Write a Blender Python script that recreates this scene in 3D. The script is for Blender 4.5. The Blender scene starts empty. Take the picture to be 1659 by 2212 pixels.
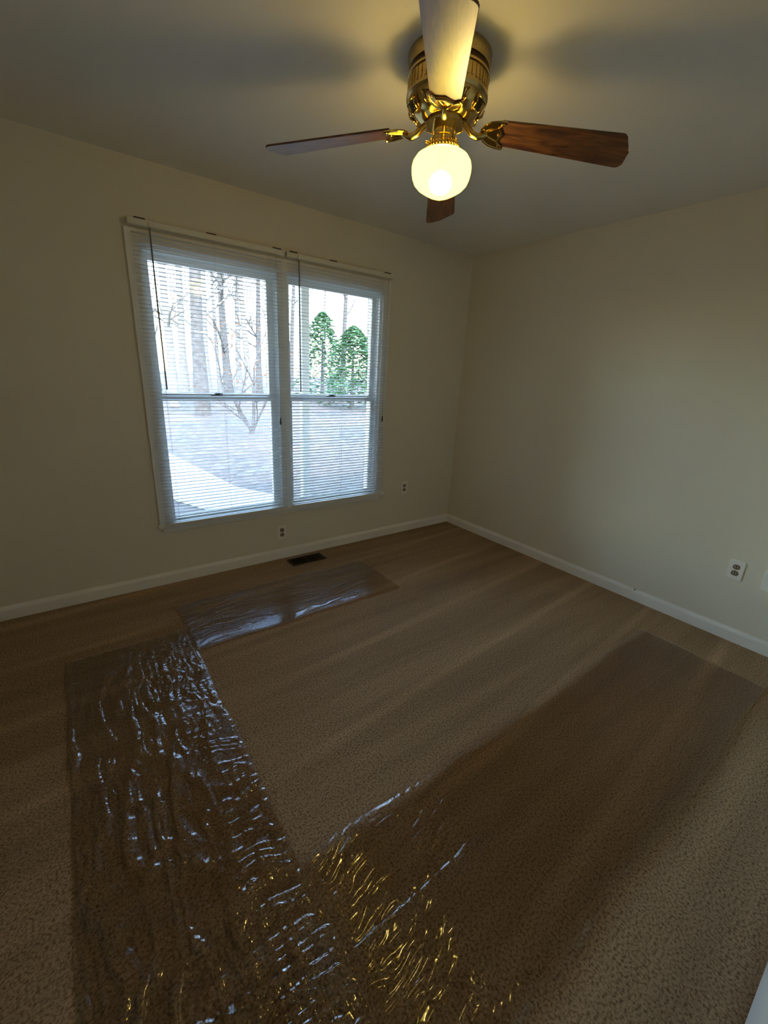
import bpy, bmesh, math, random
import numpy as np
from mathutils import Matrix, Vector

# ------------------------------------------------------------------ camera
S = bpy.context.scene
COL = S.collection
W_PX, H_PX, F_PX = 1659, 2212, 910.94
CAM_H = 1.4457
YAW, PITCH, ROLL = 0.6511, -0.3192, 0.0520
cam_d = bpy.data.cameras.new('camera')
cam_d.sensor_fit = 'VERTICAL'
cam_d.sensor_height = 24.0
cam_d.lens = F_PX * 24.0 / H_PX
cam_d.clip_start = 0.01
cam_d.clip_end = 300
cam = bpy.data.objects.new('camera', cam_d)
COL.objects.link(cam)
_f = Vector((math.sin(YAW) * math.cos(PITCH), math.cos(YAW) * math.cos(PITCH), math.sin(PITCH)))
_r0 = Vector((math.cos(YAW), -math.sin(YAW), 0))
_u0 = _r0.cross(_f)
_r = _r0 * math.cos(ROLL) + _u0 * math.sin(ROLL)
_u = _u0 * math.cos(ROLL) - _r0 * math.sin(ROLL)
m = Matrix((_r, _u, -_f)).transposed().to_4x4()
m.translation = (0, 0, CAM_H)
cam.matrix_world = m
S.camera = cam

# ------------------------------------------------------------------ world, sun, exposure
SUN_EL, SUN_AZ = math.radians(60), math.radians(196)   # azimuth from +Y, clockwise: behind the house
world = bpy.data.worlds.new('world')
S.world = world
world.use_nodes = True
wn = world.node_tree
wn.nodes.clear()
wo = wn.nodes.new('ShaderNodeOutputWorld')
wb = wn.nodes.new('ShaderNodeBackground')
ws = wn.nodes.new('ShaderNodeTexSky')
ws.sky_type = 'NISHITA'
ws.sun_disc = False
ws.sun_elevation = SUN_EL
ws.sun_rotation = SUN_AZ
ws.air_density = 1.3
ws.dust_density = 0.9
wb.inputs['Strength'].default_value = 3.0
wn.links.new(ws.outputs[0], wb.inputs[0])
wn.links.new(wb.outputs[0], wo.inputs[0])

sun_d = bpy.data.lights.new('sun_offscreen', 'SUN')
sun_d.energy = 5.0
sun_d.angle = math.radians(0.53)
sun_d.color = (1.0, 0.90, 0.78)
sun = bpy.data.objects.new('sun_offscreen', sun_d)
COL.objects.link(sun)
_sd = Vector((math.sin(SUN_AZ) * math.cos(SUN_EL), math.cos(SUN_AZ) * math.cos(SUN_EL), math.sin(SUN_EL)))
sun.rotation_euler = _sd.to_track_quat('Z', 'Y').to_euler()
sun.location = _sd * 40

vs = S.view_settings
vs.view_transform = 'Standard'
vs.look = 'None'
vs.exposure = 0.1
vs.gamma = 1.0
vs.use_curve_mapping = False
S.cycles.max_bounces = 10
S.cycles.diffuse_bounces = 6
S.cycles.transparent_max_bounces = 24
S.cycles.sample_clamp_indirect = 6.0
BULB_STRENGTH = 420.0

# ------------------------------------------------------------------ helpers
def new_mat(name):
    mt = bpy.data.materials.new(name)
    mt.use_nodes = True
    nt = mt.node_tree
    return mt, nt, nt.nodes['Principled BSDF'], nt.nodes['Material Output']

def node(nt, typ, **kw):
    n = nt.nodes.new(typ)
    for k, v in kw.items():
        if k.startswith('in_'):
            n.inputs[k[3:]].default_value = v
        else:
            setattr(n, k, v)
    return n

def c4(c):
    return (c[0], c[1], c[2], 1.0)

def mat_plain(name, col, rough=0.5, metal=0.0, spec=0.5, noise=0.0, nscale=20, bump=0.0, bscale=200):
    mt, nt, b, out = new_mat(name)
    b.inputs['Roughness'].default_value = rough
    b.inputs['Metallic'].default_value = metal
    b.inputs['Specular IOR Level'].default_value = spec
    tc = node(nt, 'ShaderNodeTexCoord')
    nz = node(nt, 'ShaderNodeTexNoise')
    nz.inputs['Scale'].default_value = nscale
    nz.inputs['Detail'].default_value = 4
    nt.links.new(tc.outputs['Object'], nz.inputs['Vector'])
    rp = node(nt, 'ShaderNodeValToRGB')
    rp.color_ramp.elements[0].position = 0.3
    rp.color_ramp.elements[1].position = 0.7
    rp.color_ramp.elements[0].color = c4([x * (1 - noise) for x in col])
    rp.color_ramp.elements[1].color = c4([min(1, x * (1 + noise)) for x in col])
    nt.links.new(nz.outputs['Fac'], rp.inputs['Fac'])
    nt.links.new(rp.outputs['Color'], b.inputs['Base Color'])
    if bump > 0:
        n2 = node(nt, 'ShaderNodeTexNoise')
        n2.inputs['Scale'].default_value = bscale
        n2.inputs['Detail'].default_value = 3
        nt.links.new(tc.outputs['Object'], n2.inputs['Vector'])
        bp = node(nt, 'ShaderNodeBump')
        bp.inputs['Strength'].default_value = bump
        bp.inputs['Distance'].default_value = 0.002
        nt.links.new(n2.outputs['Fac'], bp.inputs['Height'])
        nt.links.new(bp.outputs['Normal'], b.inputs['Normal'])
    return mt

def link_mesh(name, verts, faces, mat, parent=None, smooth=False):
    me = bpy.data.meshes.new(name)
    me.from_pydata([tuple(v) for v in verts], [], faces)
    me.update()
    if mat:
        me.materials.append(mat)
    if smooth:
        me.polygons.foreach_set('use_smooth', [True] * len(me.polygons))
    o = bpy.data.objects.new(name, me)
    COL.objects.link(o)
    if parent:
        o.parent = parent
    return o

class MB:
    """collects shapes into ONE mesh"""
    def __init__(self):
        self.v, self.f = [], []
    def box(self, x0, x1, y0, y1, z0, z1):
        b = len(self.v)
        for x in (x0, x1):
            for y in (y0, y1):
                for z in (z0, z1):
                    self.v.append((x, y, z))
        for q in ((0, 1, 3, 2), (4, 6, 7, 5), (0, 4, 5, 1), (2, 3, 7, 6), (0, 2, 6, 4), (1, 5, 7, 3)):
            self.f.append(tuple(b + i for i in q))
        return self
    def lathe(self, prof, n=48, c=(0, 0), closed=False):
        """prof: list of (r, z) top to bottom"""
        b = len(self.v)
        for (r, z) in prof:
            for i in range(n):
                a = 2 * math.pi * i / n
                self.v.append((c[0] + r * math.cos(a), c[1] + r * math.sin(a), z))
        for k in range(len(prof) - 1):
            for i in range(n):
                j = (i + 1) % n
                self.f.append((b + k * n + i, b + (k + 1) * n + i, b + (k + 1) * n + j, b + k * n + j))
        return self
    def tube(self, pts, rad, n=8, cap=True):
        pts = [Vector(p) for p in pts]
        if not hasattr(rad, '__len__'):
            rad = [rad] * len(pts)
        b = len(self.v)
        prev = None
        for i, p in enumerate(pts):
            d = (pts[min(i + 1, len(pts) - 1)] - pts[max(i - 1, 0)]).normalized()
            a = prev if prev is not None else (Vector((0, 0, 1)) if abs(d.z) < .9 else Vector((1, 0, 0)))
            s = d.cross(a)
            if s.length < 1e-6:
                s = d.orthogonal()
            s.normalize()
            t = s.cross(d).normalized()
            prev = t
            for k in range(n):
                an = 2 * math.pi * k / n
                self.v.append(tuple(p + (s * math.cos(an) + t * math.sin(an)) * rad[i]))
        for i in range(len(pts) - 1):
            for k in range(n):
                j = (k + 1) % n
                self.f.append((b + i * n + k, b + i * n + j, b + (i + 1) * n + j, b + (i + 1) * n + k))
        if cap:
            self.f.append(tuple(b + k for k in reversed(range(n))))
            self.f.append(tuple(b + (len(pts) - 1) * n + k for k in range(n)))
        return self
    def prism(self, outline, z0, z1):
        """outline in xy (ccw) extruded in z"""
        b = len(self.v)
        n = len(outline)
        for z in (z0, z1):
            for (x, y) in outline:
                self.v.append((x, y, z))
        self.f.append(tuple(b + i for i in reversed(range(n))))
        self.f.append(tuple(b + n + i for i in range(n)))
        for i in range(n):
            j = (i + 1) % n
            self.f.append((b + i, b + j, b + n + j, b + n + i))
        return self
    def xform(self, mtx, start=0):
        for i in range(start, len(self.v)):
            self.v[i] = tuple(mtx @ Vector(self.v[i]))
        return self
    def build(self, name, mat, parent=None, smooth=False, bevel=0.0, auto=None):
        o = link_mesh(name, self.v, self.f, mat, parent, smooth)
        bm = bmesh.new()
        bm.from_mesh(o.data)
        bmesh.ops.recalc_face_normals(bm, faces=bm.faces)
        bm.to_mesh(o.data)
        bm.free()
        if bevel > 0:
            md = o.modifiers.new('bevel', 'BEVEL')
            md.width = bevel
            md.segments = 2
            md.limit_method = 'ANGLE'
            md.angle_limit = math.radians(40)
        if auto:
            for p in o.data.polygons:
                p.use_smooth = True
            bm = bmesh.new()
            bm.from_mesh(o.data)
            for e in bm.edges:
                if len(e.link_faces) == 2 and e.calc_face_angle(0) > math.radians(auto):
                    e.smooth = False
            bm.to_mesh(o.data)
            bm.free()
        return o

def tag(o, label, cat, group=None, kind=None):
    o['label'] = label
    o['category'] = cat
    if group:
        o['group'] = group
    if kind:
        o['kind'] = kind
    return o

def struct(o, label=None):
    o['kind'] = 'structure'
    if label:
        o['label'] = label
    return o

def empty(name, loc=(0, 0, 0), rz=0.0, parent=None):
    o = bpy.data.objects.new(name, None)
    o.empty_display_size = 0.05
    COL.objects.link(o)
    o.location = loc
    o.rotation_euler = (0, 0, rz)
    if parent:
        o.parent = parent
    return o

def copy_tree(o, parent=None):
    c = o.copy()
    COL.objects.link(c)
    c.parent = parent
    for ch in o.children:
        copy_tree(ch, c)
    return c

def smoothstep(a, b, x):
    t = np.clip((x - a) / (b - a), 0, 1)      # also falls when a > b
    return t * t * (3 - 2 * t)

_rng = np.random.RandomState(7)
_LAT = _rng.rand(256, 256)
def vnoise(x, y, seed=0):
    x = x + seed * 17.31
    y = y + seed * 9.77
    xi, yi = np.floor(x).astype(int), np.floor(y).astype(int)
    fx, fy = x - xi, y - yi
    fx = fx * fx * fx * (fx * (fx * 6 - 15) + 10)
    fy = fy * fy * fy * (fy * (fy * 6 - 15) + 10)
    a = _LAT[xi % 256, yi % 256]
    b = _LAT[(xi + 1) % 256, yi % 256]
    c = _LAT[xi % 256, (yi + 1) % 256]
    d = _LAT[(xi + 1) % 256, (yi + 1) % 256]
    return (a * (1 - fx) + b * fx) * (1 - fy) + (c * (1 - fx) + d * fx) * fy

# ------------------------------------------------------------------ materials
M = {}
M['wall'] = mat_plain('wall_paint', (0.74, 0.685, 0.57), 0.75, spec=0.3, noise=0.02, nscale=1.5, bump=0.12, bscale=260)
M['ceiling'] = mat_plain('ceiling_paint', (0.80, 0.775, 0.72), 0.85, spec=0.2, noise=0.02, nscale=2, bump=0.15, bscale=160)
M['trim'] = mat_plain('trim_paint', (0.86, 0.84, 0.79), 0.4, noise=0.03, nscale=6)
M['door'] = mat_plain('door_paint', (0.80, 0.80, 0.78), 0.35, noise=0.01, nscale=4)
M['vinyl'] = mat_plain('window_vinyl', (0.78, 0.80, 0.80), 0.35, noise=0.02, nscale=8)
M['slat'] = mat_plain('blind_slat', (0.66, 0.67, 0.67), 0.35, noise=0.02, nscale=10)
M['rail'] = mat_plain('blind_rail', (0.74, 0.71, 0.62), 0.4, noise=0.02, nscale=10)
M['clip'] = mat_plain('dark_clip', (0.05, 0.04, 0.03), 0.4, noise=0.1, nscale=30)
M['cord'] = mat_plain('blind_cord', (0.55, 0.55, 0.52), 0.7, noise=0.05, nscale=80)
M['wand'] = mat_plain('tilt_wand', (0.22, 0.22, 0.22), 0.25, noise=0.05, nscale=40)
M['brass'] = mat_plain('polished_brass', (0.62, 0.45, 0.16), 0.13, metal=1.0, noise=0.08, nscale=30)
M['brass_dull'] = mat_plain('antique_brass', (0.50, 0.37, 0.15), 0.3, metal=1.0, noise=0.12, nscale=40)
M['band'] = mat_plain('brown_band', (0.07, 0.03, 0.015), 0.4, noise=0.2, nscale=60)
M['dark'] = mat_plain('dark_void', (0.012, 0.010, 0.008), 0.8, noise=0.1, nscale=30)
M['plate'] = mat_plain('outlet_plate', (0.83, 0.80, 0.74), 0.35, noise=0.02, nscale=30)
M['recept'] = mat_plain('receptacle', (0.16, 0.12, 0.08), 0.4, noise=0.1, nscale=60)
M['slot'] = mat_plain('receptacle_slot', (0.02, 0.02, 0.02), 0.6, noise=0.1, nscale=60)
M['vent'] = mat_plain('register_metal', (0.035, 0.025, 0.018), 0.35, metal=0.6, noise=0.15, nscale=60)
M['bulb'] = None
M['concrete'] = mat_plain('concrete', (0.30, 0.29, 0.26), 0.85, noise=0.12, nscale=4, bump=0.3, bscale=60)
M['siding'] = mat_plain('siding', (0.62, 0.62, 0.60), 0.6, noise=0.03, nscale=5)
M['post'] = mat_plain('post_paint', (0.36, 0.37, 0.38), 0.5, noise=0.03, nscale=8)
M['bark'] = mat_plain('bark', (0.08, 0.068, 0.06), 0.9, noise=0.35, nscale=7, bump=0.6, bscale=25)
M['bark_pale'] = mat_plain('bark_pale', (0.15, 0.13, 0.112), 0.9, noise=0.3, nscale=6, bump=0.6, bscale=25)
M['leaf'] = mat_plain('evergreen_leaf', (0.035, 0.10, 0.03), 0.5, noise=0.35, nscale=3)
M['dryleaf'] = mat_plain('dry_leaf', (0.30, 0.13, 0.06), 0.7, noise=0.3, nscale=5)

# thin pane
mt, nt, b, out = new_mat('pane_glass')
nt.nodes.remove(b)
tr = node(nt, 'ShaderNodeBsdfTransparent'); tr.inputs['Color'].default_value = (0.93, 0.97, 0.98, 1)
gl = node(nt, 'ShaderNodeBsdfGlossy'); gl.inputs['Roughness'].default_value = 0.02
fr = node(nt, 'ShaderNodeFresnel'); fr.inputs['IOR'].default_value = 1.5
mx = node(nt, 'ShaderNodeMixShader')
nt.links.new(fr.outputs[0], mx.inputs[0]); nt.links.new(tr.outputs[0], mx.inputs[1]); nt.links.new(gl.outputs[0], mx.inputs[2])
nt.links.new(mx.outputs[0], out.inputs[0])
M['glass'] = mt

# clear plastic film
def mat_film(name, ior, mul, rough, bump):
    mt, nt, b, out = new_mat(name)
    nt.nodes.remove(b)
    tr = node(nt, 'ShaderNodeBsdfTransparent'); tr.inputs['Color'].default_value = (1.0, 0.995, 0.99, 1)
    gl = node(nt, 'ShaderNodeBsdfGlossy'); gl.inputs['Roughness'].default_value = rough
    gl.inputs['Color'].default_value = (1, 1, 1, 1)
    tc = node(nt, 'ShaderNodeTexCoord')
    nz = node(nt, 'ShaderNodeTexNoise'); nz.inputs['Scale'].default_value = 60; nz.inputs['Detail'].default_value = 2
    nt.links.new(tc.outputs['Object'], nz.inputs['Vector'])
    bp = node(nt, 'ShaderNodeBump'); bp.inputs['Strength'].default_value = bump; bp.inputs['Distance'].default_value = 0.004
    nt.links.new(nz.outputs['Fac'], bp.inputs['Height'])
    nt.links.new(bp.outputs['Normal'], gl.inputs['Normal'])
    fr = node(nt, 'ShaderNodeFresnel'); fr.inputs['IOR'].default_value = ior
    nt.links.new(bp.outputs['Normal'], fr.inputs['Normal'])
    f2 = node(nt, 'ShaderNodeMath', operation='MULTIPLY', use_clamp=True); f2.inputs[1].default_value = mul   # both faces of the sheet reflect
    nt.links.new(fr.outputs[0], f2.inputs[0])
    mx = node(nt, 'ShaderNodeMixShader')
    nt.links.new(f2.outputs[0], mx.inputs[0]); nt.links.new(tr.outputs[0], mx.inputs[1]); nt.links.new(gl.outputs[0], mx.inputs[2])
    nt.links.new(mx.outputs[0], out.inputs[0])
    return mt
M['film'] = mat_film('clear_film', 1.50, 1.6, 0.055, 0.05)
M['film_thin'] = mat_film('thin_clear_film', 1.42, 1.2, 0.05, 0.012)

# opal glass shade: lets most of the bulb's light through and glows
mt, nt, b, out = new_mat('opal_glass')
nt.nodes.remove(b)
tr = node(nt, 'ShaderNodeBsdfTransparent'); tr.inputs['Color'].default_value = (1.0, 0.90, 0.62, 1)
em = node(nt, 'ShaderNodeEmission')
em.inputs['Color'].default_value = (7.0, 5.1, 0.62, 1)
em.inputs['Strength'].default_value = 1.0
df = node(nt, 'ShaderNodeBsdfGlossy'); df.inputs['Roughness'].default_value = 0.15; df.inputs['Color'].default_value = (.004, .004, .004, 1)
ad = node(nt, 'ShaderNodeAddShader')
nt.links.new(em.outputs[0], ad.inputs[0]); nt.links.new(df.outputs[0], ad.inputs[1])
mx = node(nt, 'ShaderNodeMixShader'); mx.inputs[0].default_value = 0.90
nt.links.new(tr.outputs[0], mx.inputs[1]); nt.links.new(ad.outputs[0], mx.inputs[2])
nt.links.new(mx.outputs[0], out.inputs[0])
M['opal'] = mt

mt, nt, b, out = new_mat('bulb_glow')
nt.nodes.remove(b)
em = node(nt, 'ShaderNodeEmission')
em.inputs['Color'].default_value = (1.0, 0.78, 0.48, 1)
em.inputs['Strength'].default_value = BULB_STRENGTH
nt.links.new(em.outputs[0], out.inputs[0])
M['bulb'] = mt

def mat_wood(name, dark, light, rough, coat):
    mt, nt, b, out = new_mat(name)
    tc = node(nt, 'ShaderNodeTexCoord')
    mp = node(nt, 'ShaderNodeMapping')
    mp.inputs['Scale'].default_value = (2.2, 26, 26)
    nt.links.new(tc.outputs['Object'], mp.inputs['Vector'])
    nz = node(nt, 'ShaderNodeTexNoise'); nz.inputs['Scale'].default_value = 1.6; nz.inputs['Detail'].default_value = 6; nz.inputs['Distortion'].default_value = 1.2
    nt.links.new(mp.outputs[0], nz.inputs['Vector'])
    rp = node(nt, 'ShaderNodeValToRGB')
    rp.color_ramp.elements[0].position = 0.36
    rp.color_ramp.elements[1].position = 0.66
    rp.color_ramp.elements[0].color = c4(dark)
    rp.color_ramp.elements[1].color = c4(light)
    nt.links.new(nz.outputs['Fac'], rp.inputs['Fac'])
    nt.links.new(rp.outputs['Color'], b.inputs['Base Color'])
    b.inputs['Roughness'].default_value = rough
    b.inputs['Coat Weight'].default_value = coat
    b.inputs['Coat Roughness'].default_value = 0.34
    return mt
M['wood'] = mat_wood('walnut_wood', (0.045, 0.012, 0.005), (0.21, 0.085, 0.022), 0.42, 0.6)

# carpet: pile grain with the shade between tufts put into its colour, vacuum strokes
mt, nt, b, out = new_mat('carpet')
b.inputs['Roughness'].default_value = 0.95
b.inputs['Specular IOR Level'].default_value = 0.05
tc = node(nt, 'ShaderNodeTexCoord')
pile = node(nt, 'ShaderNodeTexNoise'); pile.inputs['Scale'].default_value = 135; pile.inputs['Detail'].default_value = 3.5; pile.inputs['Roughness'].default_value = 0.62
nt.links.new(tc.outputs['Object'], pile.inputs['Vector'])
rp = node(nt, 'ShaderNodeValToRGB')
rp.color_ramp.elements[0].position = 0.35
rp.color_ramp.elements[1].position = 0.56
rp.color_ramp.elements[0].color = (0.155, 0.096, 0.050, 1)
rp.color_ramp.elements[1].color = (0.41, 0.285, 0.175, 1)
nt.links.new(pile.outputs['Fac'], rp.inputs['Fac'])
mpv = node(nt, 'ShaderNodeMapping'); mpv.inputs['Scale'].default_value = (0.35, 4.6, 1); mpv.inputs['Rotation'].default_value = (0, 0, math.radians(-6))
nt.links.new(tc.outputs['Object'], mpv.inputs['Vector'])
vac = node(nt, 'ShaderNodeTexNoise'); vac.inputs['Scale'].default_value = 1.5; vac.inputs['Detail'].default_value = 4; vac.inputs['Distortion'].default_value = 0.3
nt.links.new(mpv.outputs[0], vac.inputs['Vector'])
vr = node(nt, 'ShaderNodeMapRange'); vr.inputs['From Min'].default_value = 0.3; vr.inputs['From Max'].default_value = 0.7; vr.inputs['To Min'].default_value = 0.80; vr.inputs['To Max'].default_value = 1.18
nt.links.new(vac.outputs['Fac'], vr.inputs['Value'])
# thin paler stroke edges
wv = node(nt, 'ShaderNodeTexWave'); wv.wave_type = 'BANDS'; wv.bands_direction = 'Y'
wv.inputs['Scale'].default_value = 0.72; wv.inputs['Distortion'].default_value = 1.4; wv.inputs['Detail'].default_value = 2; wv.inputs['Detail Scale'].default_value = 0.8
mpw = node(nt, 'ShaderNodeMapping'); mpw.inputs['Rotation'].default_value = (0, 0, math.radians(-8)); mpw.inputs['Scale'].default_value = (0.6, 1, 1)
nt.links.new(tc.outputs['Object'], mpw.inputs['Vector']); nt.links.new(mpw.outputs[0], wv.inputs['Vector'])
wr = node(nt, 'ShaderNodeMapRange'); wr.inputs['From Min'].default_value = 0.93; wr.inputs['From Max'].default_value = 1.0; wr.inputs['To Min'].default_value = 1.0; wr.inputs['To Max'].default_value = 1.20
nt.links.new(wv.outputs['Fac'], wr.inputs['Value'])
mm = node(nt, 'ShaderNodeMath', operation='MULTIPLY')
nt.links.new(vr.outputs[0], mm.inputs[0]); nt.links.new(wr.outputs[0], mm.inputs[1])
vm = node(nt, 'ShaderNodeVectorMath', operation='SCALE')
nt.links.new(rp.outputs['Color'], vm.inputs[0]); nt.links.new(mm.outputs[0], vm.inputs['Scale'])
nt.links.new(vm.outputs[0], b.inputs['Base Color'])
bp = node(nt, 'ShaderNodeBump'); bp.inputs['Strength'].default_value = 0.6; bp.inputs['Distance'].default_value = 0.006
nt.links.new(pile.outputs['Fac'], bp.inputs['Height'])
nt.links.new(bp.outputs['Normal'], b.inputs['Normal'])
M['carpet'] = mt

# leaf litter yard
mt, nt, b, out = new_mat('leaf_litter')
b.inputs['Roughness'].default_value = 0.9
tc = node(nt, 'ShaderNodeTexCoord')
n1 = node(nt, 'ShaderNodeTexVoronoi'); n1.inputs['Scale'].default_value = 9.0
nt.links.new(tc.outputs['Object'], n1.inputs['Vector'])
rp = node(nt, 'ShaderNodeValToRGB')
e = rp.color_ramp.elements
e[0].position = 0.0; e[0].color = (0.025, 0.022, 0.020, 1)
e[1].position = 1.0; e[1].color = (0.10, 0.098, 0.10, 1)
k = e.new(0.45); k.color = (0.040, 0.034, 0.030, 1)
k = e.new(0.75); k.color = (0.065, 0.052, 0.045, 1)
spc = node(nt, 'ShaderNodeSeparateColor'); nt.links.new(n1.outputs['Color'], spc.inputs[0])
nt.links.new(spc.outputs[0], rp.inputs['Fac'])
rp2 = node(nt, 'ShaderNodeValToRGB')
e = rp2.color_ramp.elements
e[0].position = 0.0; e[0].color = (0.060, 0.036, 0.026, 1)
e[1].position = 1.0; e[1].color = (0.12, 0.078, 0.060, 1)
nt.links.new(spc.outputs[1], rp2.inputs['Fac'])
n2 = node(nt, 'ShaderNodeTexNoise'); n2.inputs['Scale'].default_value = 0.35; n2.inputs['Detail'].default_value = 4
nt.links.new(tc.outputs['Object'], n2.inputs['Vector'])
mb = node(nt, 'ShaderNodeMath', operation='MULTIPLY_ADD', use_clamp=True); mb.inputs[1].default_value = 2.4; mb.inputs[2].default_value = -0.7
nt.links.new(n2.outputs['Fac'], mb.inputs[0])
mxc = node(nt, 'ShaderNodeMix'); mxc.data_type = 'RGBA'
nt.links.new(mb.outputs[0], mxc.inputs['Factor']); nt.links.new(rp.outputs['Color'], mxc.inputs['A']); nt.links.new(rp2.outputs['Color'], mxc.inputs['B'])
nt.links.new(mxc.outputs['Result'], b.inputs['Base Color'])
M['litter'] = mt

# ------------------------------------------------------------------ room shell
XL, XR, YB, YW, HC = -0.62, 3.063, -0.12, 2.930, 2.44
T = 0.14
WX0, WX1, WZ0, WZ1 = 0.455, 2.115, 0.425, 2.045     # rough opening

struct(MB().box(XL - T, XR + T, YB - T - 0.7, YW + T, -0.12, 0.0).build('floor', M['carpet']), 'brown cut-pile wall-to-wall carpet with vacuum strokes')
struct(MB().box(XL - T, XR + T, YB - T - 0.7, YW + T, HC, HC + 0.12).build('ceiling', M['ceiling']), 'off-white painted ceiling')
w = MB()
w.box(XL - T, WX0, YW, YW + T, 0, HC).box(WX1, XR + T, YW, YW + T, 0, HC)
w.box(WX0, WX1, YW, YW + T, 0, WZ0).box(WX0, WX1, YW, YW + T, WZ1, HC)
struct(w.build('wall_window', M['wall']), 'beige painted wall with the double window')
struct(MB().box(XR, XR + T, YB - T - 0.7, YW, 0, HC).build('wall_right', M['wall']), 'bare beige painted wall')
struct(MB().box(XL - T, XL, YB - T - 0.7, YW, 0, HC).build('wall_left', M['wall']), 'beige painted wall beside the window wall')
CX0, CX1 = 0.80, 2.36        # closet opening
DX0, DX1 = -0.48, 0.34       # room door opening
w = MB()
w.box(XL, DX0, YB - T, YB, 0, HC).box(DX1, CX0, YB - T, YB, 0, HC).box(CX1, XR, YB - T, YB, 0, HC)
w.box(DX0, DX1, YB - T, YB, 2.04, HC).box(CX0, CX1, YB - T, YB, 2.04, HC)
struct(w.build('wall_back', M['wall']), 'beige wall with the room door and closet')
struct(MB().box(XL, XR, YB - T - 0.70, YB - T - 0.66, 0, HC).build('wall_closet', M['wall']), 'back wall of the closet')
# closed door behind the photographer
d = struct(MB().box(DX0 + .01, DX1 - .01, YB - 0.075, YB - 0.035, 0.012, 2.03).build('door_1', M['door'], bevel=.002), 'white room door')
for (px0, px1, pz0, pz1) in ((-.40, -.09, .2, .95), (-.05, .26, .2, .95), (-.40, -.09, 1.05, 1.9), (-.05, .26, 1.05, 1.9)):
    MB().box(px0, px1, YB - .036, YB - .028, pz0, pz1).build('panel', M['door'], d, bevel=.004)
kb = MB().lathe([(0.0, 0.06), (.02, .058), (.028, .045), (.024, .03), (.011, .022), (.011, .006), (.03, .004), (.03, 0)], 24)
kb.xform(Matrix.Translation((DX0 + .08, YB - .035, .92)) @ Matrix.Rotation(math.radians(-90), 4, 'X'))
kb.build('knob', M['brass'], d, smooth=True)
# two sliding closet doors, a dark gap under them
d = struct(MB().box(CX0 - .02, 1.60, YB, YB + 0.028, 0.022, 2.06).build('door_2', M['door'], bevel=.003), 'white sliding closet door with a dark gap underneath')
MB().lathe([(0.026, .003), (.022, .001), (.018, -.004), (0, -.004)], 20).xform(Matrix.Translation((1.5, YB + .028, .95)) @ Matrix.Rotation(math.radians(-90), 4, 'X')).build('finger_pull', M['brass'], d)
d = struct(MB().box(1.55, CX1 - .01, YB - 0.05, YB - 0.022, 0.022, 2.03).build('door_3', M['door'], bevel=.003), 'white sliding closet door behind the front one')
MB().lathe([(0.026, .003), (.022, .001), (.018, -.004), (0, -.004)], 20).xform(Matrix.Translation((2.25, YB - .022, .95)) @ Matrix.Rotation(math.radians(-90), 4, 'X')).build('finger_pull', M['brass'], d)

def baseboard(name, p0, p1, nrm):
    """profile extruded from p0 to p1; nrm points into the room"""
    prof = [(0, 0), (.014, 0), (.014, .060), (.012, .068), (.007, .076), (.005, .083), (0, .083)]
    v, f = [], []
    for p in (p0, p1):
        for (d_, z) in prof:
            v.append((p[0] + nrm[0] * d_, p[1] + nrm[1] * d_, z))
    n = len(prof)
    for i in range(n):
        j = (i + 1) % n
        f.append((i, j, n + j, n + i))
    f.append(tuple(range(n)))
    f.append(tuple(n + i for i in reversed(range(n))))
    mb = MB(); mb.v, mb.f = v, f
    return struct(mb.build(name, M['trim']), 'white painted baseboard')
baseboard('baseboard_window', (XL, YW), (XR, YW), (0, -1))
baseboard('baseboard_right', (XR, YB), (XR, YW - .014), (-1, 0))
baseboard('baseboard_left', (XL, YB), (XL, YW - .014), (1, 0))

# ------------------------------------------------------------------ window (two double-hung units)
win = struct(empty('window_1', (1.29, YW, WZ0)), 'double window of two white double-hung units')
WINL = Vector((1.29, YW, WZ0))
def wpart(mb, name, mat, parent=win, bevel=0.0):
    mb.xform(Matrix.Translation(-WINL))
    return mb.build(name, mat, parent, bevel=bevel)
def wsub(mb, name, mat, parent):
    mb.xform(Matrix.Translation(-WINL))
    o = mb.build(name, mat, parent)
    return o
# casing around the opening
wpart(MB().box(.395, .460, YW - .018, YW, .425, 2.112), 'casing', M['trim'], bevel=.003)
wpart(MB().box(2.110, 2.178, YW - .018, YW, .425, 2.112), 'casing', M['trim'], bevel=.003)
wpart(MB().box(.460, 2.110, YW - .018, YW, 2.040, 2.112), 'casing', M['trim'], bevel=.003)
wpart(MB().box(.382, 2.196, YW - .040, YW + .03, .405, .427), 'sill', M['trim'], bevel=.003)
wpart(MB().box(.410, 2.165, YW - .014, YW, .372, .405), 'apron', M['trim'], bevel=.002)
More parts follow.
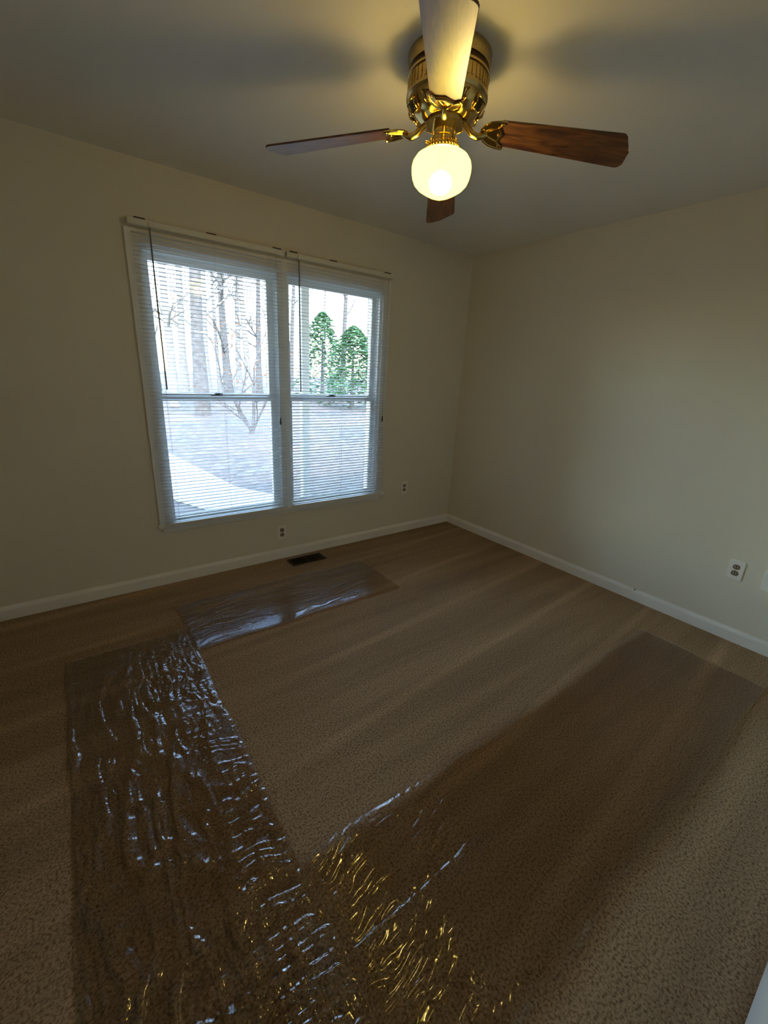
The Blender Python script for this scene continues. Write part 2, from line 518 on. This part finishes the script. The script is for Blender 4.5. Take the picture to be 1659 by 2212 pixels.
# jambs and centre mullion
wpart(MB().box(.445, .475, YW, YW + T, .425, 2.045), 'jamb', M['vinyl'])
wpart(MB().box(2.090, 2.120, YW, YW + T, .425, 2.045), 'jamb', M['vinyl'])
wpart(MB().box(.475, 2.090, YW, YW + T, 2.020, 2.045), 'head_jamb', M['vinyl'])
wpart(MB().box(.475, 2.090, YW + .03, YW + T, .425, .432), 'outer_sill', M['vinyl'])
wpart(MB().box(1.245, 1.318, YW - .012, YW + T, .427, 2.040), 'mullion', M['vinyl'], bevel=.003)
def sash(x0, x1, gx0, gx1, z0, z1, gz0, gz1, y0, y1, lock):
    s = MB()
    s.box(x0, gx0, y0, y1, z0, z1).box(gx1, x1, y0, y1, z0, z1)
    s.box(gx0, gx1, y0, y1, z0, gz0).box(gx0, gx1, y0, y1, gz1, z1)
    o = wpart(s, 'sash', M['vinyl'])
    wsub(MB().box(gx0, gx1, (y0 + y1) / 2 - .002, (y0 + y1) / 2 + .002, gz0, gz1), 'pane', M['glass'], o)
    if lock:
        cx = (gx0 + gx1) / 2 - .02
        l = MB().box(cx - .035, cx + .035, y0 + .004, y1 - .004, z1, z1 + .008)
        l.box(cx - .012, cx + .020, y0 + .002, y1 - .006, z1 + .008, z1 + .022)
        l.box(cx + .012, cx + .034, y0 - .002, y0 + .010, z1 + .010, z1 + .018)
        wsub(l, 'sash_lock', M['clip'], o)
for (a, b_, g0, g1) in ((.475, 1.245, .507, 1.200), (1.318, 2.090, 1.362, 2.060)):
    sash(a, b_, g0, g1, 1.218, 2.020, 1.255, 1.985, YW + .062, YW + .092, False)
    sash(a, b_, g0 - .008, g1 - .004, .427, 1.246, .462, 1.212, YW + .028, YW + .058, True)

# ------------------------------------------------------------------ mini blinds
def make_blind(x0, x1, tilt, label, wand_x, clips, cord_x):
    y = YW - .047
    ztop, zbot = 2.150, 0.432
    root = empty('mini_blind', (0.5 * (x0 + x1), y, ztop))
    tag(root, label, 'blind', 'white mini blinds hung over the double window')
    off = Matrix.Translation(-Vector((0.5 * (x0 + x1), y, ztop)))
    def P(mb, name, mat, **kw):
        mb.xform(off)
        return mb.build(name, mat, root, **kw)
    P(MB().box(x0 - .012, x1 + .012, y - .016, y + .022, ztop - .030, ztop), 'headrail', M['rail'], bevel=.003)
    P(MB().box(x0, x1, y - .012, y + .012, zbot - .004, zbot + .010), 'bottom_rail', M['rail'], bevel=.003)
    for cx in clips:
        P(MB().box(cx - .026, cx + .026, y - .0185, y + .0, ztop - .001, ztop + .005), 'clip', M['clip'])
    # slats
    pitch = 0.0215
    n = int((ztop - .04 - (zbot + .02)) / pitch)
    wv_, t_ = 0.0125, 0.00025
    pr = [(-wv_, -.0012), (-wv_ * .5, .0005), (0, .0011), (wv_ * .5, .0005), (wv_, -.0012)]
    ca, sa = math.cos(tilt), math.sin(tilt)
    sec = [(a * ca + c * sa, -a * sa + c * ca) for (a, c) in [(p[0], p[1] + t_) for p in pr] + [(p[0], p[1] - t_) for p in reversed(pr)]]
    hw = 0.5 * (x1 - x0)
    v = [(-hw, a, c) for (a, c) in sec] + [(hw, a, c) for (a, c) in sec]
    k = len(sec)
    f = [(i, (i + 1) % k, k + (i + 1) % k, k + i) for i in range(k)] + [tuple(reversed(range(k))), tuple(k + i for i in range(k))]
    first = link_mesh('slat', v, f, M['slat'], root)
    bm = bmesh.new(); bm.from_mesh(first.data); bmesh.ops.recalc_face_normals(bm, faces=bm.faces); bm.to_mesh(first.data); bm.free()
    rnd = random.Random(int(x0 * 100))
    for i in range(n):
        o = first if i == 0 else first.copy()
        if i:
            COL.objects.link(o)
            o.parent = root
        o.location = (0, 0, zbot + .020 + i * pitch - ztop)
        o.rotation_euler = (rnd.gauss(0, .012), rnd.gauss(0, .0006), 0)
    # ladders, wand, pull cord
    for fx in (.10, .50, .90):
        lx = x0 + (x1 - x0) * fx
        mb = MB().tube([(lx, y - .0135, ztop - .03), (lx, y - .0135, zbot)], .0006, 5)
        mb.tube([(lx, y + .0135, ztop - .03), (lx, y + .0135, zbot)], .0006, 5)
        P(mb, 'ladder_cord', M['cord'])
    wd = MB().tube([(wand_x, y - .022, ztop - .022), (wand_x + .001, y - .024, 1.285)], .0042, 6)
    wd = P(wd, 'tilt_wand', M['wand'])
    hk = MB().tube([(wand_x, y - .012, ztop - .012), (wand_x, y - .022, ztop - .016), (wand_x, y - .022, ztop - .034)], .005, 6)
    hk.xform(off); hk.build('hook', M['rail'], wd)
    pc = MB().tube([(cord_x, y - .017, ztop - .03), (cord_x, y - .019, 1.10)], .0009, 5)
    pc.tube([(cord_x + .006, y - .017, ztop - .03), (cord_x + .002, y - .019, 1.10)], .0009, 5)
    pc = P(pc, 'pull_cord', M['cord'])
    ts = MB().lathe([(0.0015, 1.11), (.004, 1.10), (.006, 1.075), (.0065, 1.06), (0.0, 1.058)], 10, (cord_x + .001, y - .019))
    ts.xform(off); ts.build('tassel', M['clip'], pc)
    return root
make_blind(.425, 1.270, math.radians(0.5), 'white mini blind with level slats over the window unit showing the concrete walk', .512, (.470, .835, 1.232), 1.222)
make_blind(1.310, 2.150, math.radians(-8), 'white mini blind with slightly tilted slats over the window unit showing the porch post', 1.378, (1.345, 1.640, 2.105), 2.112)

# ------------------------------------------------------------------ ceiling fan with light
FX, FY = 1.200, 1.345
fan = empty('ceiling_fan', (FX, FY, HC))
tag(fan, 'brass hugger ceiling fan with four blades and a glowing opal schoolhouse globe', 'ceiling fan')
def Z(z):
    return z - HC
def lp(name, prof, mat, parent=fan, n=56):
    return MB().lathe([(r, Z(z)) for (r, z) in prof], n).build(name, mat, parent, auto=35)
lp('canopy', [(.0, 2.4395), (.138, 2.4395), (.138, 2.425), (.134, 2.412), (.134, 2.402), (.0, 2.402)], M['brass_dull'])
lp('trim_band', [(.128, 2.403), (.130, 2.400), (.130, 2.388), (.128, 2.386)], M['band'])
lp('motor_housing', [(.0, 2.387), (.131, 2.387), (.137, 2.384), (.137, 2.378), (.132, 2.376), (.132, 2.338), (.137, 2.335), (.137, 2.326), (.129, 2.318)], M['brass_dull'])
# vertical vent ribs round the housing
for i in range(48):
    a = 2 * math.pi * i / 48
    mb = MB().box(.1315, .1345, -.0030, .0030, Z(2.341), Z(2.373))
    mb.xform(Matrix.Rotation(a, 4, 'Z'))
    mb.build('vent_rib', M['brass_dull'], fan)
bowl = lp('motor_bowl', [(.131, 2.322), (.128, 2.312), (.118, 2.296), (.100, 2.281), (.078, 2.272), (.052, 2.269), (.040, 2.269)], M['brass'])
# openwork windows pressed into the bowl (raised frames; solid dark strips imitate the shade inside open slots)
for i in range(8):
    a = 2 * math.pi * (i + .5) / 8
    mb = MB()
    for (r0, z0, r1, z1, s) in ((.1275, 2.308, .108, 2.284, -.026), (.1275, 2.308, .108, 2.284, .026)):
        mb.tube([(r0, s * 1.15, Z(z0)), ((r0 + r1) / 2 + .005, s, Z((z0 + z1) / 2 - .003)), (r1, s * .75, Z(z1))], .0028, 6)
    mb.tube([(.1275, -.030, Z(2.308)), (.1310, 0, Z(2.306)), (.1275, .030, Z(2.308))], .0028, 6)
    mb.tube([(.106, -.020, Z(2.283)), (.109, 0, Z(2.282)), (.106, .020, Z(2.283))], .0028, 6)
    mb.xform(Matrix.Rotation(a, 4, 'Z'))
    fr_ = mb.build('vent_frame', M['brass'], bowl, smooth=True)
    sl = MB()
    for s0 in (-.012, 0.0, .012):
        b0 = len(sl.v)
        sl.box(-.0165, .0165, -.0032, .0032, -.001, .001)
        sl.xform(Matrix.Translation((.1195, s0, Z(2.2955))) @ Matrix.Rotation(math.radians(-51), 4, 'Y'), b0)
    sl.xform(Matrix.Rotation(a, 4, 'Z'))
    sl.build('slot_shade_strip', M['dark'], bowl)
lp('flywheel', [(.040, 2.272), (.062, 2.270), (.064, 2.264), (.062, 2.258), (.040, 2.256)], M['brass'])
lp('switch_housing', [(.040, 2.262), (.042, 2.258), (.041, 2.226), (.044, 2.222), (.044, 2.217), (.038, 2.214)], M['brass'])
fit = lp('shade_fitter', [(.038, 2.222), (.048, 2.219), (.050, 2.213), (.048, 2.206), (.051, 2.197), (.054, 2.186), (.051, 2.185)], M['brass'])
cr = MB()
for i in range(32):
    a = 2 * math.pi * i / 32
    b0 = len(cr.v)
    cr.tube([(.051, -.003, Z(2.206)), (.056, .000, Z(2.199)), (.059, .004, Z(2.189))], [.0022, .003, .0024], 6)
    cr.xform(Matrix.Rotation(a, 4, 'Z'), b0)
cr.build('crimped_gallery', M['brass'], fit, smooth=True)
for a in (.4, 2.5, 4.6):
    sc_ = MB().tube([(.050, 0, Z(2.2125)), (.062, 0, Z(2.2125))], [.003, .0045], 8)
    sc_.xform(Matrix.Rotation(a, 4, 'Z'))
    sc_.build('thumb_screw', M['brass'], fit)
# opal schoolhouse shade and the bulb inside
gp = [(.046, 2.204), (.047, 2.194), (.054, 2.187), (.074, 2.179), (.091, 2.168), (.101, 2.154), (.1045, 2.139), (.1040, 2.124), (.1005, 2.107), (.094, 2.092), (.081, 2.079), (.061, 2.067), (.041, 2.057), (.022, 2.050), (.0005, 2.047)]
gl_o = MB().lathe([(r, Z(z)) for r, z in gp], 56).build('globe_shade', M['opal'], fan, smooth=True)
gl_o['label'] = 'glowing cream opal glass globe'
bb = [(.0005, 2.130), (.016, 2.128), (.030, 2.118), (.039, 2.104), (.041, 2.091), (.037, 2.078), (.025, 2.067), (.0005, 2.062)]
MB().lathe([(r, Z(z)) for r, z in bb], 20).build('bulb', M['bulb'], fan, smooth=True)
MB().lathe([(r, Z(z)) for r, z in ((.0005, 2.212), (.022, 2.212), (.022, 2.175), (.016, 2.165), (.0135, 2.129), (.0005, 2.129))], 20).build('lamp_holder', M['band'], fan, auto=40)
# pull chain
ch = MB()
for i in range(14):
    b0 = len(ch.v)
    ch.lathe([(.0004, .0022), (.0018, .0012), (.0018, -.0012), (.0004, -.0022)], 6)
    ch.xform(Matrix.Translation((-.040 - .001 * min(i, 4), -.014, Z(2.232 - .0046 * i))), b0)
ch.build('pull_chain', M['brass'], fan)

# rotor: four blades, each with its brass iron (rotor hangs a little out of true)
rotor_tilt = Matrix.Rotation(math.radians(1.8), 4, Vector((math.cos(math.radians(137)), math.sin(math.radians(137)), 0)))
ZB = 2.262
DROOP = Matrix.Translation((.165, 0, -.020)) @ Matrix.Rotation(math.radians(7.0), 4, 'Y') @ Matrix.Translation((-.165, 0, 0))
def blade_outline():
    o = [(.186, -.044), (.192, -.050), (.578, -.066)]
    o += [(.586, -.063), (.594, -.056), (.604, -.036), (.612, -.022), (.617, -.012), (.617, -.006), (.624, .000)]
    o += [(.626, .046), (.624, .056), (.616, .066), (.606, .0695)]
    o += [(.192, .050), (.186, .044)]
    return o
def make_blade(ang):
    R = rotor_tilt @ Matrix.Rotation(math.radians(ang), 4, 'Z')
    base = empty('blade_assembly', (0, 0, Z(ZB)), parent=fan)
    base.rotation_mode = 'QUATERNION'
    base.rotation_quaternion = R.to_quaternion()
    pit = DROOP @ Matrix.Rotation(math.radians(-12.5), 4, 'X')
    bl = MB().prism(blade_outline(), -.003, .003)
    bl.xform(pit)
    o = bl.build('blade', M['wood'], base, bevel=.0012)
    o['label'] = 'dark walnut fan blade'
    # iron: swan-neck arm + crescent plate under the blade root
    ir = MB()
    arm = [(.066, 0, .000), (.080, 0, -.010), (.096, 0, -.026), (.114, 0, -.034), (.128, 0, -.031), (.138, 0, -.027), (.146, 0, -.026)]
    ir.tube(arm, [.010, .011, .011, .0105, .010, .009, .007], 10)
    b0 = len(ir.v)
    cres = [(.150, 0), (.153, -.018), (.160, -.034), (.172, -.047), (.190, -.055), (.205, -.057), (.209, -.052), (.204, -.044), (.196, -.032),
            (.200, -.016), (.206, 0), (.200, .016), (.196, .032), (.204, .044), (.209, .052), (.205, .057), (.190, .055), (.172, .047), (.160, .034), (.153, .018)]
    K = lambda x: .211 - (.211 - x) * 1.42
    cres = [(K(x), y_ * .97) for (x, y_) in cres]
    ir.prism(cres, -.0075, -.0032)
    # raised rim and scroll ribs on the underside
    ir.tube([(x, y_, -.0078) for (x, y_) in [cres[6], cres[5], cres[4], cres[3], cres[2], cres[1], cres[0], cres[19], cres[18], cres[17], cres[16], cres[15], cres[14]]], .0034, 6)
    ir.tube([(K(.203), -.045, -.0078), (K(.191), -.029, -.0085), (K(.195), -.014, -.0085), (K(.199), 0, -.0085), (K(.195), .014, -.0085), (K(.191), .029, -.0085), (K(.203), .045, -.0078)], .0032, 6)
    ir.tube([(K(.158), 0, -.009), (K(.172), -.014, -.009), (K(.190), -.026, -.008)], .003, 6)
    ir.tube([(K(.158), 0, -.009), (K(.172), .014, -.009), (K(.190), .026, -.008)], .003, 6)
    ir.tube([(K(.150), 0, -.0085), (K(.158), .009, -.0095), (K(.165), 0, -.0095), (K(.158), -.009, -.0095), (K(.151), 0, -.0085)], .003, 6)
    ir.xform(pit, b0)
    ir.build('blade_iron', M['brass'], base, auto=50)
    for (sx, sy) in ((.192, -.041), (.192, .041), (.186, 0)):
        sc = MB().lathe([(.0001, -.0112), (.0035, -.0105), (.0045, -.0078)], 10, (sx, sy))
        sc.xform(pit)
        sc.build('screw', M['brass_dull'], base)
for ang in (47, 137, 227, 317):
    make_blade(ang)

# ------------------------------------------------------------------ outlets, wall plate, floor register
def outlet(loc, rz, label, blank=False):
    o = empty('wall_outlet' if not blank else 'wall_plate', loc, rz)
    tag(o, label, 'outlet' if not blank else 'wall plate', None if blank else 'duplex outlets')
    MB().box(-.038, .038, -.006, 0, -.060, .060).build('plate', M['plate'], o, bevel=.0025)
    if blank:
        MB().lathe([(.0065, 0), (.0065, .010), (.004, .011), (0, .011)], 12).xform(Matrix.Translation((0, -.006, 0)) @ Matrix.Rotation(math.radians(90), 4, 'X')).build('jack', M['brass_dull'], o)
        return o
    for s in (1, -1):
        zc = s * .0195
        pts = []
        for i in range(24):
            a = 2 * math.pi * i / 24
            pts.append((.0172 * math.cos(a), max(-.0138, min(.0138, .0172 * math.sin(a)))))
        r = MB().prism(pts, 0, .003)
        r.xform(Matrix.Translation((0, -.006, zc)) @ Matrix.Rotation(math.radians(90), 4, 'X'))
        r = r.build('receptacle', M['recept'], o)
        MB().box(-.0078, -.0052, -.0098, -.0088, zc - .004, zc + .006).build('slot', M['plate'], r)
        MB().box(.0052, .0078, -.0098, -.0088, zc - .003, zc + .005).build('slot', M['plate'], r)
    MB().lathe([(.0035, 0), (.003, .0012), (0, .0014)], 10).xform(Matrix.Translation((0, -.006, 0)) @ Matrix.Rotation(math.radians(90), 4, 'X')).build('screw', M['brass_dull'], o)
    return o
outlet((1.236, YW, .218), 0, 'white-plated duplex outlet with dark sockets below the window sill')
outlet((2.450, YW, .436), 0, 'white-plated duplex outlet with dark sockets between the window and the room corner')
outlet((XR, .556, .440), math.radians(-90), 'white-plated duplex outlet with dark sockets on the bare wall beside a blank plate')
outlet((XR, .390, .432), math.radians(-90), 'white plate with a cable jack beside the outlet on the bare wall', True)

reg = empty('floor_register', (1.385, 2.800, 0))
tag(reg, 'dark metal floor register set in the carpet under the window', 'vent')
fr_ = MB()
hx, hy = .145, .062
fr_.box(-hx, hx, -hy, -hy + .014, 0, .007).box(-hx, hx, hy - .014, hy, 0, .007).box(-hx, -hx + .014, -hy, hy, 0, .007).box(hx - .014, hx, -hy, hy, 0, .007).box(-.005, .005, -hy, hy, 0, .007)
fr_.build('frame', M['vent'], reg, bevel=.002)
MB().box(-hx + .012, hx - .012, -hy + .012, hy - .012, 0.0005, .001).build('damper', M['dark'], reg)
first = MB().box(-.0012, .0012, -hy + .013, hy - .013, -.0035, .0035).build('louver', M['vent'], reg)
xs = [(-.128 + .0098 * i) for i in range(13)] + [(.0105 + .0098 * i) for i in range(13)]
for i, x in enumerate(xs):
    o = first if i == 0 else first.copy()
    if i:
        COL.objects.link(o); o.parent = reg
    o.location = (x, 0, .0046)
    o.rotation_euler = (0, math.radians(30), 0)

cs = MB().tube([(XR - .010, 1.030, .083), (XR - .013, 1.031, .090), (XR - .018, 1.036, .092), (XR - .024, 1.040, .088)], [.0035, .0035, .0045, .0045], 8)
cs = cs.build('cable_stub', M['plate'], smooth=True)
tag(cs, 'short cable stub poking out at the top of the baseboard', 'cable')
MB().tube([(XR - .024, 1.040, .088), (XR - .028, 1.042, .085)], .0048, 8).build('connector', M['clip'], cs)

# ------------------------------------------------------------------ clear protective film on the carpet
def ridged(u, v, su, sv, seed, p=2.0):
    """ridges running along v; su/sv = feature sizes across / along"""
    wx = vnoise(u / .12, v / .12, seed + 5) - .5
    wy = vnoise(u / .09, v / .09, seed + 9) - .5
    n = vnoise((u + wx * .05) / su, (v + wy * .06) / sv, seed)
    return np.clip(1 - np.abs(2 * n - 1) * 1.6, 0, 1) ** p

def film(name, x0, x1, y0, y1, step, zbase, hfun, label, edge_noise, mat='film'):
    nx, ny = int((x1 - x0) / step) + 1, int((y1 - y0) / step) + 1
    gx, gy = np.meshgrid(np.linspace(0, 1, nx), np.linspace(0, 1, ny), indexing='ij')
    X = x0 + gx * (x1 - x0)
    Y = y0 + gy * (y1 - y0)
    # slightly wavy cut edges
    X2 = X + edge_noise * (vnoise(Y / .25, Y * 0 + 3.3, 1) - .5) * (np.abs(gx - .5) * 2) ** 3
    Y2 = Y + edge_noise * (vnoise(X / .25, X * 0 + 7.7, 2) - .5) * (np.abs(gy - .5) * 2) ** 3
    Zv = zbase + hfun(X, Y)
    # relax towards the carpet at the rim
    rim = np.minimum(np.minimum(X - x0, x1 - X), np.minimum(Y - y0, y1 - Y))
    Zv = zbase - .001 + (Zv - zbase + .001) * (0.35 + 0.65 * smoothstep(0, .02, rim))
    verts = np.stack([X2, Y2, Zv], -1).reshape(-1, 3)
    idx = np.arange(nx * ny).reshape(nx, ny)
    quads = np.stack([idx[:-1, :-1], idx[1:, :-1], idx[1:, 1:], idx[:-1, 1:]], -1).reshape(-1, 4)
    me = bpy.data.meshes.new(name)
    me.vertices.add(len(verts)); me.vertices.foreach_set('co', verts.astype(np.float32).ravel())
    me.loops.add(quads.size); me.loops.foreach_set('vertex_index', quads.astype(np.int32).ravel())
    me.polygons.add(len(quads)); me.polygons.foreach_set('loop_start', np.arange(0, quads.size, 4, dtype=np.int32))
    me.polygons.foreach_set('use_smooth', np.ones(len(quads), dtype=bool))
    me.update(calc_edges=True); me.validate()
    me.materials.append(M[mat])
    o = bpy.data.objects.new(name, me)
    COL.objects.link(o)
    tag(o, label, 'plastic film', 'clear protective film strips on the carpet')
    return o

def h_left(X, Y):
    long_ = ridged(X, Y, .034, .16, 11, 2.2)                    # runs along the strip
    fine = ridged(X, Y, .016, .060, 12, 1.6)
    cross = ridged(Y, X, .022, .08, 13, 1.6)                    # short puckers at the free edge
    e = smoothstep(.14, .30, X)
    den = smoothstep(.15, .55, vnoise(X / .35, Y / .4, 21))
    out = .0075 * long_ * (1 - .6 * e) + .0030 * fine * (.35 + .65 * den) + .0048 * cross * (.45 + .55 * e) * (.25 + .75 * vnoise(X / .2, Y / .2, 23)) * (1 + .9 * smoothstep(1.35, .8, Y))
    return out + .004 * vnoise(X / .16, Y / .2, 24)
def h_top(X, Y):
    run = ridged(Y, X, .024, .26, 31, 1.5)
    fine = ridged(Y, X, .012, .10, 32, 1.5)
    flat = smoothstep(2.10, 2.20, Y)
    ph = Y / .046 + 2.4 * vnoise(X / .30, Y / .10, 36) + .8 * vnoise(X / .08, Y / .05, 37)
    wav = np.sin(2 * np.pi * ph) * (.2 + .8 * smoothstep(.3, .65, vnoise(X / .25, Y / .08, 38)))
    return (.0022 * run + .0008 * fine + .0019 * wav) * (.12 + .85 * flat) + .003 * vnoise(X / .18, Y / .12, 34)
def h_bot(X, Y):
    # wavy puckers leaning across the strip
    u = X * .96 + Y * .28
    v = -X * .28 + Y * .96
    run = ridged(v, u, .024, .26, 41, 1.3)
    fine = ridged(v, u, .012, .13, 42, 1.3)
    ph = v / .029 + 3.0 * vnoise(u / .16, v / .09, 46) + 1.1 * vnoise(u / .05, v / .05, 47)
    wav = np.sin(2 * np.pi * ph) * (.25 + .75 * smoothstep(.25, .6, vnoise(u / .14, v / .07, 48)))
    zone = smoothstep(1.12, .80, X)
    fade = 1 - .62 * smoothstep(.75, 1.15, X)
    crease = np.exp(-((Y - .575 + .02 * np.sin(X * 3)) / .006) ** 2) * .004
    return (.0020 * run + .0006 * fine) * fade + .00090 * wav * (.12 + .88 * zone) + crease + .0052 * vnoise(X / .17, Y / .15, 44)
film('protective_film', -.180, .382, .02, 2.30, .0042, .0040, h_left, 'wrinkled clear plastic film strip running away from the room door', .012)
film('protective_film', .372, 1.740, 2.055, 2.580, .0032, .0075, h_top, 'wrinkled clear plastic film strip lying parallel to the window wall under the floor register', .02)
film('protective_film', .388, 2.700, .215, .835, .0032, .0090, h_bot, 'wrinkled clear plastic film strip lying across the foreground in front of the closet', .02, 'film_thin')

# ------------------------------------------------------------------ outdoors
GZ = -0.30
g = MB().box(-40, 70, YW + T + .01, 90, GZ - .2, GZ).build('yard', M['litter'])
struct(g, 'yard covered with fallen leaves')
struct(MB().box(-3, 6, YW + T, YW + T + .02, GZ, WZ0 - .02).build('trim_1', M['siding']), 'siding below the window')
struct(MB().box(-4, 8, -5, 4.65, 2.62, 2.74).build('roof', M['siding']), 'roof over the house with an eave')
wk = MB().prism([(.2, 9.6), (.6, 6.9), (1.25, 5.3), (1.9, 4.75), (2.15, 4.7), (2.5, 5.05), (2.2, 5.55), (1.9, 6.1), (1.72, 7.6), (1.5, 9.6)], GZ, GZ + .035).build('concrete_walk', M['concrete'], bevel=.01)
tag(wk, 'pale concrete walk curving past the window outside', 'path')

pp = empty('porch_post', (2.215, 4.50, GZ))
tag(pp, 'square painted porch post standing outside the window', 'post')
MB().box(-.045, .045, -.045, .045, .12, 2.92).build('shaft', M['post'], pp, bevel=.006)
MB().box(-.065, .065, -.065, .065, 0, .12).build('base', M['post'], pp, bevel=.006)
MB().box(-.06, .06, -.06, .06, 2.86, 2.92).build('collar', M['post'], pp, bevel=.006)

def grow(mb, p, d, length, r, depth, rnd, spread, nseg=4, sides=6):
    pts, rad = [p], [r]
    q, dd = Vector(p), Vector(d).normalized()
    r1 = r * (.62 if depth > 0 else .25)
    for i in range(nseg):
        dd = (dd + Vector((rnd.gauss(0, .09), rnd.gauss(0, .09), rnd.gauss(.03, .05)))).normalized()
        q = q + dd * (length / nseg)
        pts.append(q.copy()); rad.append(r + (r1 - r) * (i + 1) / nseg)
    mb.tube(pts, rad, sides, cap=False)
    if depth > 0:
        nb = rnd.randint(3, 5)
        for k in range(nb):
            t = rnd.uniform(.35, 1.0) if k else 1.0
            i = min(nseg, max(1, int(round(t * nseg))))
            ax = Vector((rnd.gauss(0, 1), rnd.gauss(0, 1), rnd.gauss(0, .4))).normalized()
            nd = (dd + ax * spread).normalized()
            grow(mb, pts[i], nd, length * rnd.uniform(.5, .75), rad[i] * rnd.uniform(.45, .7), depth - 1, rnd, spread, 3, max(3, sides - 1))

rnd = random.Random(4)
def bare_tree(x, y, h, r, pale, seed, label, group, depth=3):
    rn = random.Random(seed)
    root = empty('bare_tree', (x, y, GZ))
    tag(root, label, 'tree', group)
    tk = MB()
    pts, rad = [], []
    lean = Vector((rn.gauss(0, .03), rn.gauss(0, .03), 1))
    for i in range(7):
        t = i / 6
        pts.append(Vector((lean.x * t * h + rn.gauss(0, .03), lean.y * t * h, t * h)))
        rad.append(r * (1.25 if i == 0 else 1 - .75 * t))
    tk.tube(pts, rad, 9, cap=False)
    mt_ = M['bark_pale'] if pale else M['bark']
    tk.build('trunk', mt_, root, smooth=True)
    br = MB()
    for k in range(rn.randint(7, 11)):
        t = rn.uniform(.18, .98)
        i = int(t * 6)
        p = pts[i].lerp(pts[min(6, i + 1)], t * 6 - i)
        a = rn.uniform(0, 2 * math.pi)
        nd = Vector((math.cos(a), math.sin(a), rn.uniform(.4, 1.0)))
        grow(br, p, nd, h * rn.uniform(.07, .15), r * .35 * (1.1 - t * .6), depth - 1, rn, .7, 3, 5)
    br.build('branches', mt_, root)
    return root
# directions (x/y) in which trunks stand, and distances
far = [(.130, 24), (.163, 30), (.190, 19), (.215, 27), (.236, 34), (.262, 22), (.285, 30), (.305, 25), (.330, 33), (.352, 21), (.376, 28), (.400, 36),
       (.430, 26), (.455, 33), (.500, 29), (.545, 35), (.60, 31), (.68, 34), (.10, 33), (.247, 16),
       (-.02, 27), (-.11, 31), (-.22, 25), (-.30, 33), (-.42, 28), (-.58, 31), (-.80, 27)]
for i, (t, yy) in enumerate(far):
    bare_tree(t * yy, yy, rnd.uniform(11, 16), rnd.uniform(.13, .24), i % 3 != 1, 100 + i,
              'tall pale-barked leafless tree in the wood beyond the yard' if i % 3 != 1 else 'tall dark-barked leafless tree in the wood beyond the yard', 'leafless woodland trees')
# near sapling with a few dead leaves clinging on
sp_ = empty('sapling', (4.05, 11.4, GZ))
tag(sp_, 'small leafless sapling with forked crooked stems in the near yard', 'tree')
mb = MB(); rn = random.Random(12)
for (dx, dy, ll, rr) in ((-.30, .1, 1.5, .045), (.10, 0, 1.7, .05), (.38, -.1, 1.4, .035), (-.55, 0, 1.3, .03)):
    grow(mb, Vector((0, 0, 0)), Vector((dx, dy, 1)), ll, rr, 3, rn, .75, 4, 6)
mb.build('stems', M['bark'], sp_)
lf = MB(); rn = random.Random(5)
tips = [v for v in mb.v if v[2] > 1.2]
for k in range(260):
    p = Vector(tips[rn.randrange(len(tips))])
    b0 = len(lf.v)
    s = rn.uniform(.03, .06)
    lf.v += [(-s, 0, 0), (0, -s * .5, .008), (s, 0, 0), (0, s * .5, .008)]
    lf.f.append((b0, b0 + 1, b0 + 2, b0 + 3))
    lf.xform(Matrix.Translation(p) @ Matrix.Rotation(rn.uniform(0, 6.28), 4, 'Z') @ Matrix.Rotation(rn.uniform(-1.2, 1.2), 4, 'X'), b0)
o = lf.build('dead_leaves', M['dryleaf'], sp_)
o['kind'] = 'stuff'

def evergreen(x, y, h, rad, seed, label):
    root = empty('evergreen_bush', (x, y, GZ))
    tag(root, label, 'bush', 'evergreen bushes at the wood edge')
    MB().tube([(0, 0, 0), (0, 0, h * .8)], [.12, .03], 7).build('stem', M['bark'], root)
    rn = random.Random(seed)
    lf = MB()
    for k in range(2600):
        t = rn.random() ** .8
        a = rn.uniform(0, 2 * math.pi)
        rr = rad * (1 - t) ** .55 * (.55 + .45 * rn.random()) * (1 + .25 * math.sin(3 * a + t * 9))
        p = Vector((rr * math.cos(a), rr * math.sin(a), .1 + t * h))
        b0 = len(lf.v)
        s = rn.uniform(.09, .17)
        lf.v += [(-s, 0, 0), (0, -s * .45, .02), (s, 0, -.02), (0, s * .45, .02)]
        lf.f.append((b0, b0 + 1, b0 + 2, b0 + 3))
        lf.xform(Matrix.Translation(p) @ Matrix.Rotation(rn.uniform(0, 6.28), 4, 'Z') @ Matrix.Rotation(rn.uniform(-.9, .9), 4, 'X'), b0)
    o = lf.build('foliage', M['leaf'], root)
    o['kind'] = 'stuff'
evergreen(11.4, 18.0, 3.6, 1.7, 3, 'full green evergreen bush at the edge of the wood')
evergreen(14.6, 16.6, 5.4, 1.6, 8, 'taller green evergreen bush rising beside the fuller one')
evergreen(12.2, 22.5, 4.6, 1.8, 9, 'green evergreen bush standing farther back among the trees')
